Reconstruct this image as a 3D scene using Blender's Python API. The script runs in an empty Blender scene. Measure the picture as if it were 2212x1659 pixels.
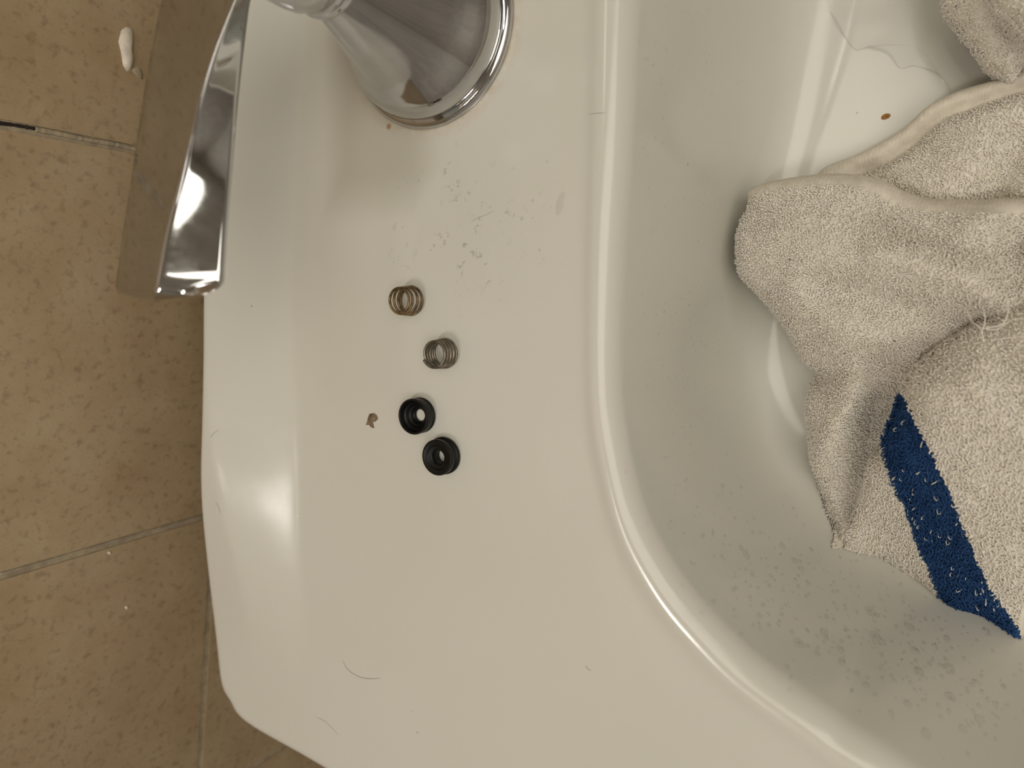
import bpy, bmesh, math, random
import numpy as np
from mathutils import Vector, Matrix, noise
from mathutils.bvhtree import BVHTree
random.seed(7); rng = np.random.default_rng(7)
S = bpy.context.scene
COL = S.collection
ZO = 0.85                     # height of the washbasin deck above the floor; all local z values are relative to the deck
CAMH = 0.21                   # phone height above the deck
FPX, CX, CY = 1597., 1106., 829.5

# ------------------------------------------------------------------ camera
def pxv(u, v): return np.array([u - CX, -(v - CY), -FPX])
_d = pxv(2022, 652); _d /= np.linalg.norm(_d); _Z = -_d
_y = -pxv(205, 8340); _y -= _Z * _y.dot(_Z); _y /= np.linalg.norm(_y)
RW = np.array([np.cross(_y, _Z), _y, _Z])     # camera -> world rotation
cd = bpy.data.cameras.new('camera'); cam = bpy.data.objects.new('camera', cd); COL.objects.link(cam)
M4 = Matrix(RW.tolist()).to_4x4(); M4.translation = Vector((0, 0, CAMH + ZO)); cam.matrix_world = M4
cd.sensor_width = 36; cd.lens = 36 * FPX / 2212; cd.clip_start = 0.005; cd.clip_end = 20
cd.dof.use_dof = True; cd.dof.focus_distance = 0.255; cd.dof.aperture_fstop = 9.0
S.camera = cam

# ------------------------------------------------------------------ world, lights, exposure
w = bpy.data.worlds.new('world'); S.world = w; w.use_nodes = True
w.node_tree.nodes['Background'].inputs[0].default_value = (0.9, 0.88, 0.9, 1)
w.node_tree.nodes['Background'].inputs[1].default_value = 0.15
def area(name, loc, size, power, col, target=None, size_y=None):
    l = bpy.data.lights.new(name, 'AREA'); l.energy = power; l.color = col; l.size = size
    if size_y: l.shape = 'RECTANGLE'; l.size_y = size_y
    o = bpy.data.objects.new(name, l); COL.objects.link(o); o.location = loc
    t = Vector(target if target else (loc[0], loc[1], 0)) - Vector(loc)
    o.rotation_euler = t.to_track_quat('-Z', 'Y').to_euler(); return o
area('ceiling_lamp', (0.76, -0.10, ZO + 1.50), 1.3, 30.0, (1.0, 0.945, 0.82), (0.66, -0.2, ZO), 2.0)
area('vanity_lamp', (-0.15, -0.40, ZO + 1.02), 0.035, 2.4, (1.0, 0.94, 0.88), (0.05, -0.1, ZO), 0.22)
area('second_vanity_lamp', (-0.15, 0.42, ZO + 1.02), 0.04, 0.5, (1.0, 0.94, 0.88), (0.05, 0.1, ZO), 0.26)
S.view_settings.view_transform = 'Standard'; S.view_settings.look = 'None'
S.view_settings.exposure = -0.33; S.view_settings.gamma = 1.0
try: S.view_settings.use_curve_mapping = False
except Exception: pass

# ------------------------------------------------------------------ helpers
def P(u, v, z=0.):            # the point at local height z that the photograph shows at pixel (u, v)
    d = RW @ pxv(u, v); s = (z - CAMH) / d[2]; return np.array([d[0] * s, d[1] * s, z])
def mesh(name, V, F, mat=None, parent=None, smooth=True, z=ZO):
    V = np.asarray(V, dtype=np.float32).copy(); V[:, 2] += z
    m = bpy.data.meshes.new(name)
    if isinstance(F, np.ndarray):
        n, k = F.shape
        m.vertices.add(len(V)); m.vertices.foreach_set('co', V.ravel())
        m.loops.add(n * k); m.loops.foreach_set('vertex_index', F.astype(np.int32).ravel())
        m.polygons.add(n); m.polygons.foreach_set('loop_start', np.arange(0, n * k, k, dtype=np.int32))
        m.polygons.foreach_set('loop_total', np.full(n, k, dtype=np.int32))
        m.update(calc_edges=True); m.validate()
    else:
        m.from_pydata(V.tolist(), [], F); m.update()
    m.polygons.foreach_set('use_smooth', [smooth] * len(m.polygons))
    if mat: m.materials.append(mat)
    o = bpy.data.objects.new(name, m); COL.objects.link(o)
    if parent:
        o.parent = parent; o.matrix_parent_inverse = Matrix.Translation(-parent_loc(parent))
    return o
def parent_loc(p):
    return p.location if p.type == 'EMPTY' else Vector((0, 0, 0))
def empty(name, loc, label, cat, group=None):
    o = bpy.data.objects.new(name, None); COL.objects.link(o); o.location = (loc[0], loc[1], loc[2] + ZO); o.empty_display_size = .01
    tag(o, label, cat, group); return o
def tag(o, label=None, cat=None, group=None, kind=None):
    if label: o['label'] = label
    if cat: o['category'] = cat
    if group: o['group'] = group
    if kind: o['kind'] = kind
    return o
def sm(t): t = np.clip(t, 0, 1); return t * t * (3 - 2 * t)
def catmull(pts, n=12, closed=False):
    pts = np.asarray(pts, float); N = len(pts); out = []
    rngi = range(N if closed else N - 1)
    for i in rngi:
        g = lambda k: pts[k % N] if closed else pts[min(max(k, 0), N - 1)]
        p0, p1, p2, p3 = g(i - 1), g(i), g(i + 1), g(i + 2)
        for k in range(n):
            t = k / n
            out.append(.5 * (2 * p1 + (p2 - p0) * t + (2 * p0 - 5 * p1 + 4 * p2 - p3) * t * t + (3 * p1 - p0 - 3 * p2 + p3) * t ** 3))
    if not closed: out.append(pts[-1])
    return np.array(out)
def grid_faces(nr, nc, closed=True):
    i = np.arange(nr - 1)[:, None]; j = np.arange(nc if closed else nc - 1)[None, :]
    a = i * nc + j; b = i * nc + (j + 1) % nc; c = (i + 1) * nc + (j + 1) % nc; d = (i + 1) * nc + j
    return np.stack([a, b, c, d], -1).reshape(-1, 4)
def lathe(name, prof, c, mat, parent, n=96):
    prof = np.array(prof); a = np.linspace(0, 2 * np.pi, n, endpoint=False)
    V = np.stack([c[0] + prof[:, :1] * np.cos(a), c[1] + prof[:, :1] * np.sin(a), c[2] + prof[:, 1:2] + 0 * a], -1).reshape(-1, 3)
    F = grid_faces(len(prof), n)[:, ::-1]
    return mesh(name, V, F, mat, parent)
def tube(name, path, r, mat, parent=None, n=8, z=ZO, caps=True):
    path = np.asarray(path, float); K = len(path); r = np.broadcast_to(r, (K,))
    T = np.gradient(path, axis=0); T /= np.linalg.norm(T, axis=1)[:, None] + 1e-12
    up = np.array([0, 0, 1.]) if abs(T[0][2]) < .9 else np.array([1., 0, 0])
    V = []
    nrm = np.cross(T[0], up); nrm /= np.linalg.norm(nrm)
    a = np.linspace(0, 2 * np.pi, n, endpoint=False)
    for k in range(K):
        nrm = nrm - T[k] * nrm.dot(T[k]); nrm /= np.linalg.norm(nrm); b = np.cross(T[k], nrm)
        V.append(path[k] + r[k] * (np.cos(a)[:, None] * nrm + np.sin(a)[:, None] * b))
    V = np.concatenate(V); F = [tuple(f) for f in grid_faces(K, n)]
    if caps: F += [tuple(range(n - 1, -1, -1)), tuple(range((K - 1) * n, K * n))]
    return mesh(name, V, F, mat, parent, z=z)

# ------------------------------------------------------------------ materials
def nmat(name):
    m = bpy.data.materials.new(name); m.use_nodes = True; nt = m.node_tree
    return m, nt, nt.nodes['Principled BSDF']
class NT:
    def __init__(s, nt): s.nt = nt
    def n(s, t, **k):
        x = s.nt.nodes.new(t)
        for a, b in k.items():
            if a in x.inputs: x.inputs[a].default_value = b
            else: setattr(x, a, b)
        return x
    def l(s, a, b): s.nt.links.new(a, b)
    def noise(s, vec, scale, detail=2, rough=.5):
        x = s.n('ShaderNodeTexNoise'); x.inputs['Scale'].default_value = scale; x.inputs['Detail'].default_value = detail; x.inputs['Roughness'].default_value = rough
        s.l(vec, x.inputs['Vector']); return x.outputs['Fac']
    def ramp(s, fac, a, b, c0=(0, 0, 0, 1), c1=(1, 1, 1, 1)):
        x = s.n('ShaderNodeValToRGB'); x.color_ramp.elements[0].position = a; x.color_ramp.elements[1].position = b
        x.color_ramp.elements[0].color = c0; x.color_ramp.elements[1].color = c1; s.l(fac, x.inputs[0]); return x.outputs[0]
    def math(s, op, a, b=None, clamp=False):
        x = s.n('ShaderNodeMath', operation=op); x.use_clamp = clamp
        for i, q in enumerate((a, b)):
            if q is None: continue
            if isinstance(q, (int, float)): x.inputs[i].default_value = q
            else: s.l(q, x.inputs[i])
        return x.outputs[0]
    def mix(s, fac, a, b, mode='MIX'):
        x = s.n('ShaderNodeMix', data_type='RGBA', blend_type=mode)
        for i, q in ((0, fac), (6, a), (7, b)):
            if isinstance(q, (int, float)): x.inputs[i].default_value = q
            elif isinstance(q, tuple): x.inputs[i].default_value = q
            else: s.l(q, x.inputs[i])
        return x.outputs[2]
    def pos(s): return s.n('ShaderNodeNewGeometry').outputs['Position']
    def blob(s, pos, c, r0, r1, sc=(1, 1, 1)):     # 1 inside r0, 0 outside r1, around a world point
        m = s.n('ShaderNodeVectorMath', operation='SUBTRACT'); s.l(pos, m.inputs[0]); m.inputs[1].default_value = (c[0], c[1], c[2] + ZO)
        q = s.n('ShaderNodeVectorMath', operation='MULTIPLY'); s.l(m.outputs[0], q.inputs[0]); q.inputs[1].default_value = sc
        L = s.n('ShaderNodeVectorMath', operation='LENGTH'); s.l(q.outputs[0], L.inputs[0])
        x = s.n('ShaderNodeMapRange'); x.inputs[1].default_value = r0; x.inputs[2].default_value = r1; x.inputs[3].default_value = 1; x.inputs[4].default_value = 0
        s.l(L.outputs['Value'], x.inputs[0]); return x.outputs[0]
    def bump(s, h, strength, dist, bsdf):
        b = s.n('ShaderNodeBump'); b.inputs['Strength'].default_value = strength; b.inputs['Distance'].default_value = dist
        s.l(h, b.inputs['Height']); s.l(b.outputs[0], bsdf.inputs['Normal'])
def plain(name, col, rough, metal=0., **k):
    m, nt, b = nmat(name); N = NT(nt)
    b.inputs['Roughness'].default_value = rough; b.inputs['Metallic'].default_value = metal
    f = N.noise(N.pos(), k.get('scale', 60), 3)
    v = k.get('var', .08)
    c0 = tuple(x * (1 - v) for x in col) + (1,); c1 = tuple(min(1, x * (1 + v)) for x in col) + (1,)
    N.l(N.ramp(f, .35, .65, c0, c1), b.inputs['Base Color']); return m, N, b

def porcelain():
    m, nt, b = nmat('glazed_porcelain'); N = NT(nt); p = N.pos()
    base = N.ramp(N.noise(p, 9, 2), .3, .7, (.69, .685, .62, 1), (.725, .715, .66, 1))
    # grime specks in the patch between faucet and springs
    g = P(1010, 480); area_ = N.blob(p, g, .012, .042, (1.0, 1.25, 1))
    vo = N.n('ShaderNodeTexNoise'); vo.inputs['Scale'].default_value = 470; vo.inputs['Detail'].default_value = 3; vo.inputs['Roughness'].default_value = .6; N.l(p, vo.inputs['Vector'])
    big = N.noise(p, 105, 2)
    f = N.math('MULTIPLY', N.ramp(vo.outputs['Fac'], .585, .70), N.ramp(big, .48, .62))
    f = N.math('MULTIPLY', f, area_)
    col = N.mix(N.math('MULTIPLY', f, .62), base, (.12, .11, .09, 1))
    # faint broad dirt film of the same patch
    film = N.math('MULTIPLY', N.math('MULTIPLY', N.noise(p, 60, 5, .7), area_), .13)
    col = N.mix(film, col, (.45, .40, .30, 1))
    # few single specks everywhere
    v = N.n('ShaderNodeTexVoronoi'); v.inputs['Scale'].default_value = 95; N.l(p, v.inputs['Vector'])
    sp = N.math('MULTIPLY', N.ramp(v.outputs['Distance'], .035, .055, (1, 1, 1, 1), (0, 0, 0, 1)), N.ramp(N.noise(p, 33, 0), .60, .66))
    col = N.mix(N.math('MULTIPLY', sp, .45), col, (.22, .2, .17, 1))
    # rusty limescale around the faucet foot
    hub = (FC[0], FC[1], 0)
    ring = N.math('MULTIPLY', N.blob(p, hub, .0325, .037), N.ramp(N.noise(p, 150, 4, .7), .38, .62))
    col = N.mix(N.math('MULTIPLY', ring, .55), col, (.62, .48, .33, 1))
    film2 = N.math('MULTIPLY', N.blob(p, hub, .035, .056), N.noise(p, 70, 3))
    col = N.mix(N.math('MULTIPLY', film2, .22), col, (.70, .64, .54, 1))
    q = P(840, 273); dot = N.blob(p, q, .0006, .0014)
    col = N.mix(N.math('MULTIPLY', dot, .8), col, (.40, .22, .07, 1))
    # grey abrasion stroke and green tint speck
    N.l(col, b.inputs['Base Color'])
    rr = N.ramp(N.noise(p, 40, 4, .6), .3, .75, (.12, .12, .12, 1), (.21, .21, .21, 1))
    N.l(rr, b.inputs['Roughness'])
    b.inputs['IOR'].default_value = 1.5
    h = N.math('ADD', N.noise(p, 26, 1), N.math('MULTIPLY', N.noise(p, 420, 2), .03))
    N.bump(h, .25, .0006, b)
    return m
def tile_mat():
    m, nt, b = nmat('tan_speckled_tile'); N = NT(nt); p = N.pos()
    base = N.ramp(N.noise(p, 38, 5, .65), .32, .70, (.42, .30, .175, 1), (.50, .38, .24, 1))
    f1 = N.ramp(N.noise(p, 270, 2, .6), .54, .72)
    f2 = N.ramp(N.noise(p, 900, 2, .6), .60, .72)
    col = N.mix(N.math('MULTIPLY', f1, .42), base, (.17, .10, .05, 1))
    col = N.mix(N.math('MULTIPLY', f2, .25), col, (.12, .07, .035, 1))
    oi = N.n('ShaderNodeObjectInfo')
    col = N.mix(N.math('MULTIPLY', oi.outputs['Random'], .12), col, (.30, .26, .19, 1))
    N.l(col, b.inputs['Base Color']); b.inputs['Roughness'].default_value = .32
    h = N.math('ADD', N.noise(p, 70, 3), N.math('MULTIPLY', f1, -.12)); N.bump(h, .35, .0006, b)
    return m
def chrome(rough=.06):
    m, nt, b = nmat('chrome'); N = NT(nt); p = N.pos()
    b.inputs['Metallic'].default_value = 1
    N.l(N.ramp(N.noise(p, 80, 4, .6), .3, .8, (.53, .54, .55, 1), (.62, .62, .625, 1)), b.inputs['Base Color'])
    N.l(N.ramp(N.noise(p, 180, 4, .7), .35, .8, (rough * .7,) * 3 + (1,), (rough * 2.2,) * 3 + (1,)), b.inputs['Roughness'])
    return m
def cloth(name, c0, c1):
    m, nt, b = nmat(name); N = NT(nt); p = N.pos()
    N.l(N.ramp(N.noise(p, 260, 3), .3, .7, c0 + (1,), c1 + (1,)), b.inputs['Base Color'])
    b.inputs['Roughness'].default_value = .95; b.inputs['Specular IOR Level'].default_value = .15
    N.bump(N.noise(p, 1800, 2), .6, .0003, b); return m
def water():
    m, nt, b = nmat('clear_water'); N = NT(nt); nt.nodes.remove(b); out = [x for x in nt.nodes if x.type == 'OUTPUT_MATERIAL'][0]
    fr = N.n('ShaderNodeFresnel'); fr.inputs['IOR'].default_value = 1.5
    tr = N.n('ShaderNodeBsdfTransparent'); tr.inputs[0].default_value = (.97, .97, .97, 1); gl = N.n('ShaderNodeBsdfGlossy'); gl.inputs['Roughness'].default_value = .03
    mx = N.n('ShaderNodeMixShader'); bf = N.n('ShaderNodeNewGeometry'); N.l(N.math('MULTIPLY', fr.outputs[0], N.math('SUBTRACT', 1.0, bf.outputs['Backfacing'])), mx.inputs[0]); rf = N.n('ShaderNodeBsdfRefraction'); rf.inputs['IOR'].default_value = 1.33; rf.inputs['Roughness'].default_value = .05; m2 = N.n('ShaderNodeMixShader'); m2.inputs[0].default_value = .10; N.l(tr.outputs[0], m2.inputs[1]); N.l(rf.outputs[0], m2.inputs[2]); N.l(m2.outputs[0], mx.inputs[1]); N.l(gl.outputs[0], mx.inputs[2]); N.l(mx.outputs[0], out.inputs['Surface'])
    return m

FC = P(928, 62)               # foot of the faucet body
M_POR = porcelain(); M_TILE = tile_mat(); M_CHR = chrome(); M_WAT = water()
M_GROUT, _N, _b = plain('sandy_grout', (.40, .33, .235), .8, var=.18, scale=240); _N.bump(_N.noise(_N.pos(), 500, 3), .5, .0004, _b)
M_PAINT, _N, _b = plain('wall_paint', (.60, .575, .55), .7, scale=8)
M_CEIL, _N, _b = plain('ceiling_paint', (.82, .80, .77), .8, scale=8)
M_FLOOR, _N, _b = plain('floor_vinyl', (.15, .115, .085), .4, scale=20)
M_TERRY = cloth('cream_terry', (.90, .845, .755), (.95, .91, .84))
M_SHEET = cloth('cream_ground_weave', (.82, .76, .665), (.90, .85, .76))
M_BLUE = cloth('blue_terry', (.018, .055, .16), (.035, .095, .25))
M_HEM, _N, _b = plain('flat_woven_hem', (.76, .70, .61), .95, var=.07, scale=300); _b.inputs['Specular IOR Level'].default_value = .1
_w = _N.n('ShaderNodeTexWave'); _w.inputs['Scale'].default_value = 260; _w.inputs['Distortion'].default_value = 9; _w.inputs['Detail'].default_value = 3; _N.l(_N.pos(), _w.inputs['Vector']); _N.bump(_N.math('ADD', _w.outputs['Fac'], _N.noise(_N.pos(), 1500, 2)), .35, .00025, _b)
M_RUBBER, _N, _b = plain('black_rubber', (.0035, .0035, .0035), .42, var=.3, scale=600); _b.inputs['Specular IOR Level'].default_value = .28
M_SPR1, _N, _b = plain('rusty_spring_wire', (.22, .155, .08), .42, .8, var=.5, scale=420)
M_SPR2, _N, _b = plain('steel_spring_wire', (.25, .225, .185), .30, .95, var=.35, scale=420)
M_FLAKE, _N, _b = plain('brown_flake', (.21, .15, .095), .7, var=.4, scale=700)
M_HAIR, _N, _b = plain('grey_hair', (.30, .27, .23), .5, scale=500)
M_OFFWHITE, _N, _b = plain('off_white_blob', (.75, .68, .58), .45, var=.12, scale=300)
M_DARK, _N, _b = plain('dark_crack_grime', (.02, .014, .01), .8, scale=300)

# ------------------------------------------------------------------ room shell
XW = -0.281                   # face of the tiled wall
X1, Y0, Y1, ZF, ZC = 1.45, -1.15, 1.45, -ZO, 1.53
def box(name, a, b, mat, parent=None, kind=None, bev=0):
    bm = bmesh.new(); bmesh.ops.create_cube(bm, size=1)
    for v in bm.verts:
        v.co = Vector([(a[i] + b[i]) / 2 + v.co[i] * (b[i] - a[i]) for i in range(3)])
    if bev: bmesh.ops.bevel(bm, geom=bm.edges[:], offset=bev, segments=2, affect='EDGES')
    V = [v.co[:] for v in bm.verts]; F = [[v.index for v in f.verts] for f in bm.faces]; bm.free()
    o = mesh(name, V, F, mat, parent, smooth=False)
    if kind: o['kind'] = kind
    return o
TT = .006
wall = box('wall_back', (XW - .12, Y0 - .1, ZF), (XW - .0005, Y1 + .1, ZC), M_GROUT, kind='structure')
box('floor', (XW - .1, Y0 - .1, ZF - .1), (X1 + .1, Y1 + .1, ZF), M_FLOOR, kind='structure')
box('ceiling', (XW - .1, Y0 - .1, ZC), (X1 + .1, Y1 + .1, ZC + .1), M_CEIL, kind='structure')
box('wall_front', (X1, Y0 - .1, ZF), (X1 + .1, Y1 + .1, ZC), M_PAINT, kind='structure')
box('wall_left', (XW, Y0 - .1, ZF), (X1, Y0, ZC), M_PAINT, kind='structure')
box('wall_right', (XW, Y1, ZF), (X1, Y1 + .1, ZC), M_PAINT, kind='structure')
# square tiles, pitch 163.5 mm, each one a piece of its own set into the grout
PT = .1635
def tile_mesh():
    g = .0008; h = PT / 2 - g; nv = []; bm = bmesh.new(); bmesh.ops.create_cube(bm, size=1)
    for v in bm.verts: v.co = Vector((v.co.x * .003 - .0015, v.co.y * 2 * h, v.co.z * 2 * h))
    ed = [e for e in bm.edges if all(v.co.x > -.001 for v in e.verts)] + []
    bmesh.ops.bevel(bm, geom=ed, offset=.0009, segments=3, affect='EDGES')
    me = bpy.data.meshes.new('tile'); bm.to_mesh(me); bm.free(); me.materials.append(M_TILE); return me
tme = tile_mesh()
for iy in range(-5, 7):
    for iz in range(-3, 3):
        o = bpy.data.objects.new('tile', tme); COL.objects.link(o); o.parent = wall
        yc = .0172 - PT * (iy + .5); zc = -.0233 + PT * (iz + .5)
        if yc - PT / 2 < Y0 or yc + PT / 2 > Y1: continue
        o.location = (XW + random.uniform(-.0003, .0003), yc, zc + ZO)
        o.rotation_euler = (0, random.uniform(-.002, .002), random.uniform(-.002, .002))

# ------------------------------------------------------------------ washbasin
YC = .105                     # its axis of symmetry
def mirror(pts):              # pts run from the axis at the back round the visible corner to the axis at the front
    pts = [tuple(p[:2]) for p in pts]
    return pts + [(x, 2 * YC - y) for x, y in reversed(pts)]
outer_h = [(-.2600, .08), (-.2595, .03)] + [tuple(P(u, v, z)[:2] - np.array([.0004, 0])) for u, v, z in ((440, 620, .0090), (440, 800, .0088), (440, 1000, .0080), (441, 1150, .006), (446, 1300, .0025), (456, 1400, .000), (472, 1480, -.002))] + [(-.2400, -.2200), (-.2275, -.2258), (-.18, -.2252), (-.10, -.2270), (0, -.2290), (.10, -.222), (.17, -.195), (.215, -.12), (.235, -.02), (.238, .06)]
rim_px = [(1300, 300), (1290, 600), (1290, 850), (1310, 1000), (1350, 1150), (1420, 1280), (1500, 1380), (1600, 1480), (1750, 1590), (1850, 1659)]
rim_h = [(-.1025, .09)] + [tuple(P(*q)[:2]) for q in rim_px] + [(.05, -.134), (.10, -.122), (.145, -.085), (.165, -.03), (.170, .05)]
floor_h = [(-.0765, .09), (-.0765, .05), (-.0765, .02), (-.072, -.02), (-.062, -.052), (-.045, -.078), (-.020, -.095), (.01, -.103), (.045, -.102), (.085, -.088), (.115, -.058), (.130, -.01), (.133, .05)]
C0 = np.array([.03, YC])
def polar(half, th):
    c = catmull(mirror(half), 24, closed=True)
    d = c - C0; a = np.unwrap(np.arctan2(d[:, 1], d[:, 0])); r = np.hypot(d[:, 0], d[:, 1])
    if a[-1] < a[0]: a = a[::-1]; r = r[::-1]
    a3 = np.concatenate([a - 2 * np.pi, a, a + 2 * np.pi]); r3 = np.concatenate([r, r, r])
    return np.interp(th, a3, r3)
t_ = np.linspace(0, 1, 20001)[:-1]; dens = 1 + 4.5 * ((t_ * 360 > 135) & (t_ * 360 < 300))
cum = np.cumsum(dens); cum /= cum[-1]; NT_ = 1300
TH = np.interp((np.arange(NT_) + .5) / NT_, cum, t_) * 2 * np.pi
ro, rr_, rf = polar(outer_h, TH), polar(rim_h, TH), polar(floor_h, TH)
dirs = np.stack([np.cos(TH), np.sin(TH)], -1)
def xy(r): return C0 + dirs * r[:, None]
# back ledge: foot and crest lines as x(y)
fy = np.array([-.30, -.16, -.134, -.096, -.0235, .0617, .5]); fx = np.array([-.190, -.1960, -.2005, -.2059, -.2174, -.2204, -.223])
ky = np.array([-.30, -.17, -.140, -.120, -.0865, -.0476, .5]); kx = np.array([-.236, -.2300, -.2330, -.2390, -.2480, -.2535, -.257])
def deckz(x, y):
    ys = np.where(y > YC, 2 * YC - y, y)
    x1 = np.interp(ys, fy, fx); x2 = np.interp(ys, ky, kx)
    tap = sm((ys + .205) / .105)
    t = np.clip((x1 - x) / ((x1 - x2) * .86), -.25, 1.35)
    # softened ramp
    def sramp(t, k=.055): return .5 * (np.sqrt((t) ** 2 + k * k) + t) - .5 * (np.sqrt((t - 1) ** 2 + k * k) + (t - 1))
    z = .0140 * tap * sramp(t)
    return z
loops = []; zs = []
def add(r, z): loops.append(xy(r)); zs.append(np.broadcast_to(z, TH.shape).copy())
RO = .0085
for z_, dr in ((-.16, -.03), (-.10, -.018), (-.05, -.010), (-.03, -.006), (-.016, -.002)):
    pass
edge_z = None
for zz, ins in ((-.150, .060), (-.110, .030), (-.075, .014), (-.045, .006), (-.028, .0025), (-.018, .0008)):
    add(ro - ins, zz)
for k in range(0, 11):                      # roll-over of the outer edge
    a = k / 10 * np.pi / 2
    r = ro - RO * (1 - np.cos(a)); p = xy(r); zt = deckz(p[:, 0], p[:, 1])
    add(r, zt * np.sin(a) - RO * (1 - np.sin(a)) - .0015 * (1 - np.sin(a)))
BEAD = .0045
ND = 150
for k in range(1, ND + 1):
    t = k / ND; r = (ro - RO) * (1 - t) + (rr_ + .0005) * t
    p = xy(r); z = deckz(p[:, 0], p[:, 1])
    dist = r - rr_
    z = z + .0010 * np.exp(-((dist - .001) / .0035) ** 2) - .0010 * sm(1 - dist / .08) * 0
    add(r, z)
ztop = zs[-1].copy()
# rim roll, wall, fillet, floor
R1 = .0095; D = .100
wr = rr_ - R1 - rf                          # horizontal run of wall + fillet
for k in range(1, 15):
    a = k / 14 * np.radians(76)
    add(rr_ + .0005 - R1 * np.sin(a), ztop * (1 - k / 14) - R1 * (1 - np.cos(a)))
rA = rr_ + .0005 - R1 * np.sin(np.radians(76)); zA = -R1 * (1 - np.cos(np.radians(76)))
# Bezier wall: from (rA, zA) to floor inset
rB = rf - .030
s76 = np.array([-.25, -.968])
for k in range(1, 61):
    t = k / 60
    p0r, p0z = rA, zA
    p1r, p1z = rA - .0150, zA - .056
    p2r, p2z = rf + .002, -D - .0
    p3r, p3z = rB, -D
    b0, b1, b2, b3 = (1 - t) ** 3, 3 * t * (1 - t) ** 2, 3 * t * t * (1 - t), t ** 3
    add(b0 * p0r + b1 * p1r + b2 * p2r + b3 * p3r, b0 * p0z + b1 * p1z + b2 * p2z + b3 * p3z)
for k in range(1, 31):
    t = k / 30; add(rB * (1 - t) + .022 * t, -D - .012 * t)
add(np.full_like(TH, .018), -D - .016); add(np.full_like(TH, .017), -D - .05)
L = np.stack(loops); Zs = np.stack(zs)
V = np.concatenate([L, Zs[..., None]], -1).reshape(-1, 3)
sink = empty('washbasin', (C0[0], C0[1], -.15), 'glossy white porcelain bathroom washbasin with raised back ledge against tan tiles', 'sink')
basin = mesh('basin_body', V, grid_faces(len(L), NT_), M_POR, sink)
dr = lathe('drain_ring', [(.0005, -.006), (.012, -.0055), (.014, -.001), (.020, .0006), (.0235, .0002), (.0238, -.002)], (C0[0], C0[1], -D - .0125), M_CHR, sink, 64)
basin_bvh = BVHTree.FromPolygons([tuple(v) for v in V.tolist()], [tuple(f) for f in grid_faces(len(L), NT_).tolist()])
camo = Vector((0, 0, CAMH))
def hit(u, v, bvh=None):
    d = Vector((RW @ pxv(u, v)).tolist()).normalized()
    h = (bvh or basin_bvh).ray_cast(camo, d)
    n = h[1]
    if n is None: return None, None
    if n.dot(d) > 0: n = -n
    return h[0], n

# ------------------------------------------------------------------ faucet: valve body + lever
fau = empty('faucet_handle', (FC[0], FC[1], 0), 'chrome lever faucet handle on a flared round body rising from the white deck', 'faucet')
c = (FC[0], FC[1], 0)
lathe('foot_ring', [(.0320, .0003), (.0324, .0006), (.0320, .0020), (.0308, .0028), (.0270, .0029)], c, M_CHR, fau)
body = [(.0285, .0026), (.0298, .0032), (.0301, .0048), (.0296, .0072), (.0284, .0100), (.0266, .0126), (.0250, .0146)]
for k in range(1, 15):
    t = k / 14; body.append((.0250 + (.0095 - .0250) * (t ** .84), .0146 + (.049 - .0146) * t))
lathe('body', body, c, M_CHR, fau)
lathe('collar', [(.0085, .0465), (.0114, .0467), (.0121, .0476), (.0122, .0488), (.0116, .0498), (.0113, .0512), (.0118, .0522), (.0122, .0540), (.0130, .0560), (.0132, .0600), (.0128, .066), (.0110, .071), (.0070, .0740), (.0005, .0750)], c, M_CHR, fau)
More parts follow.
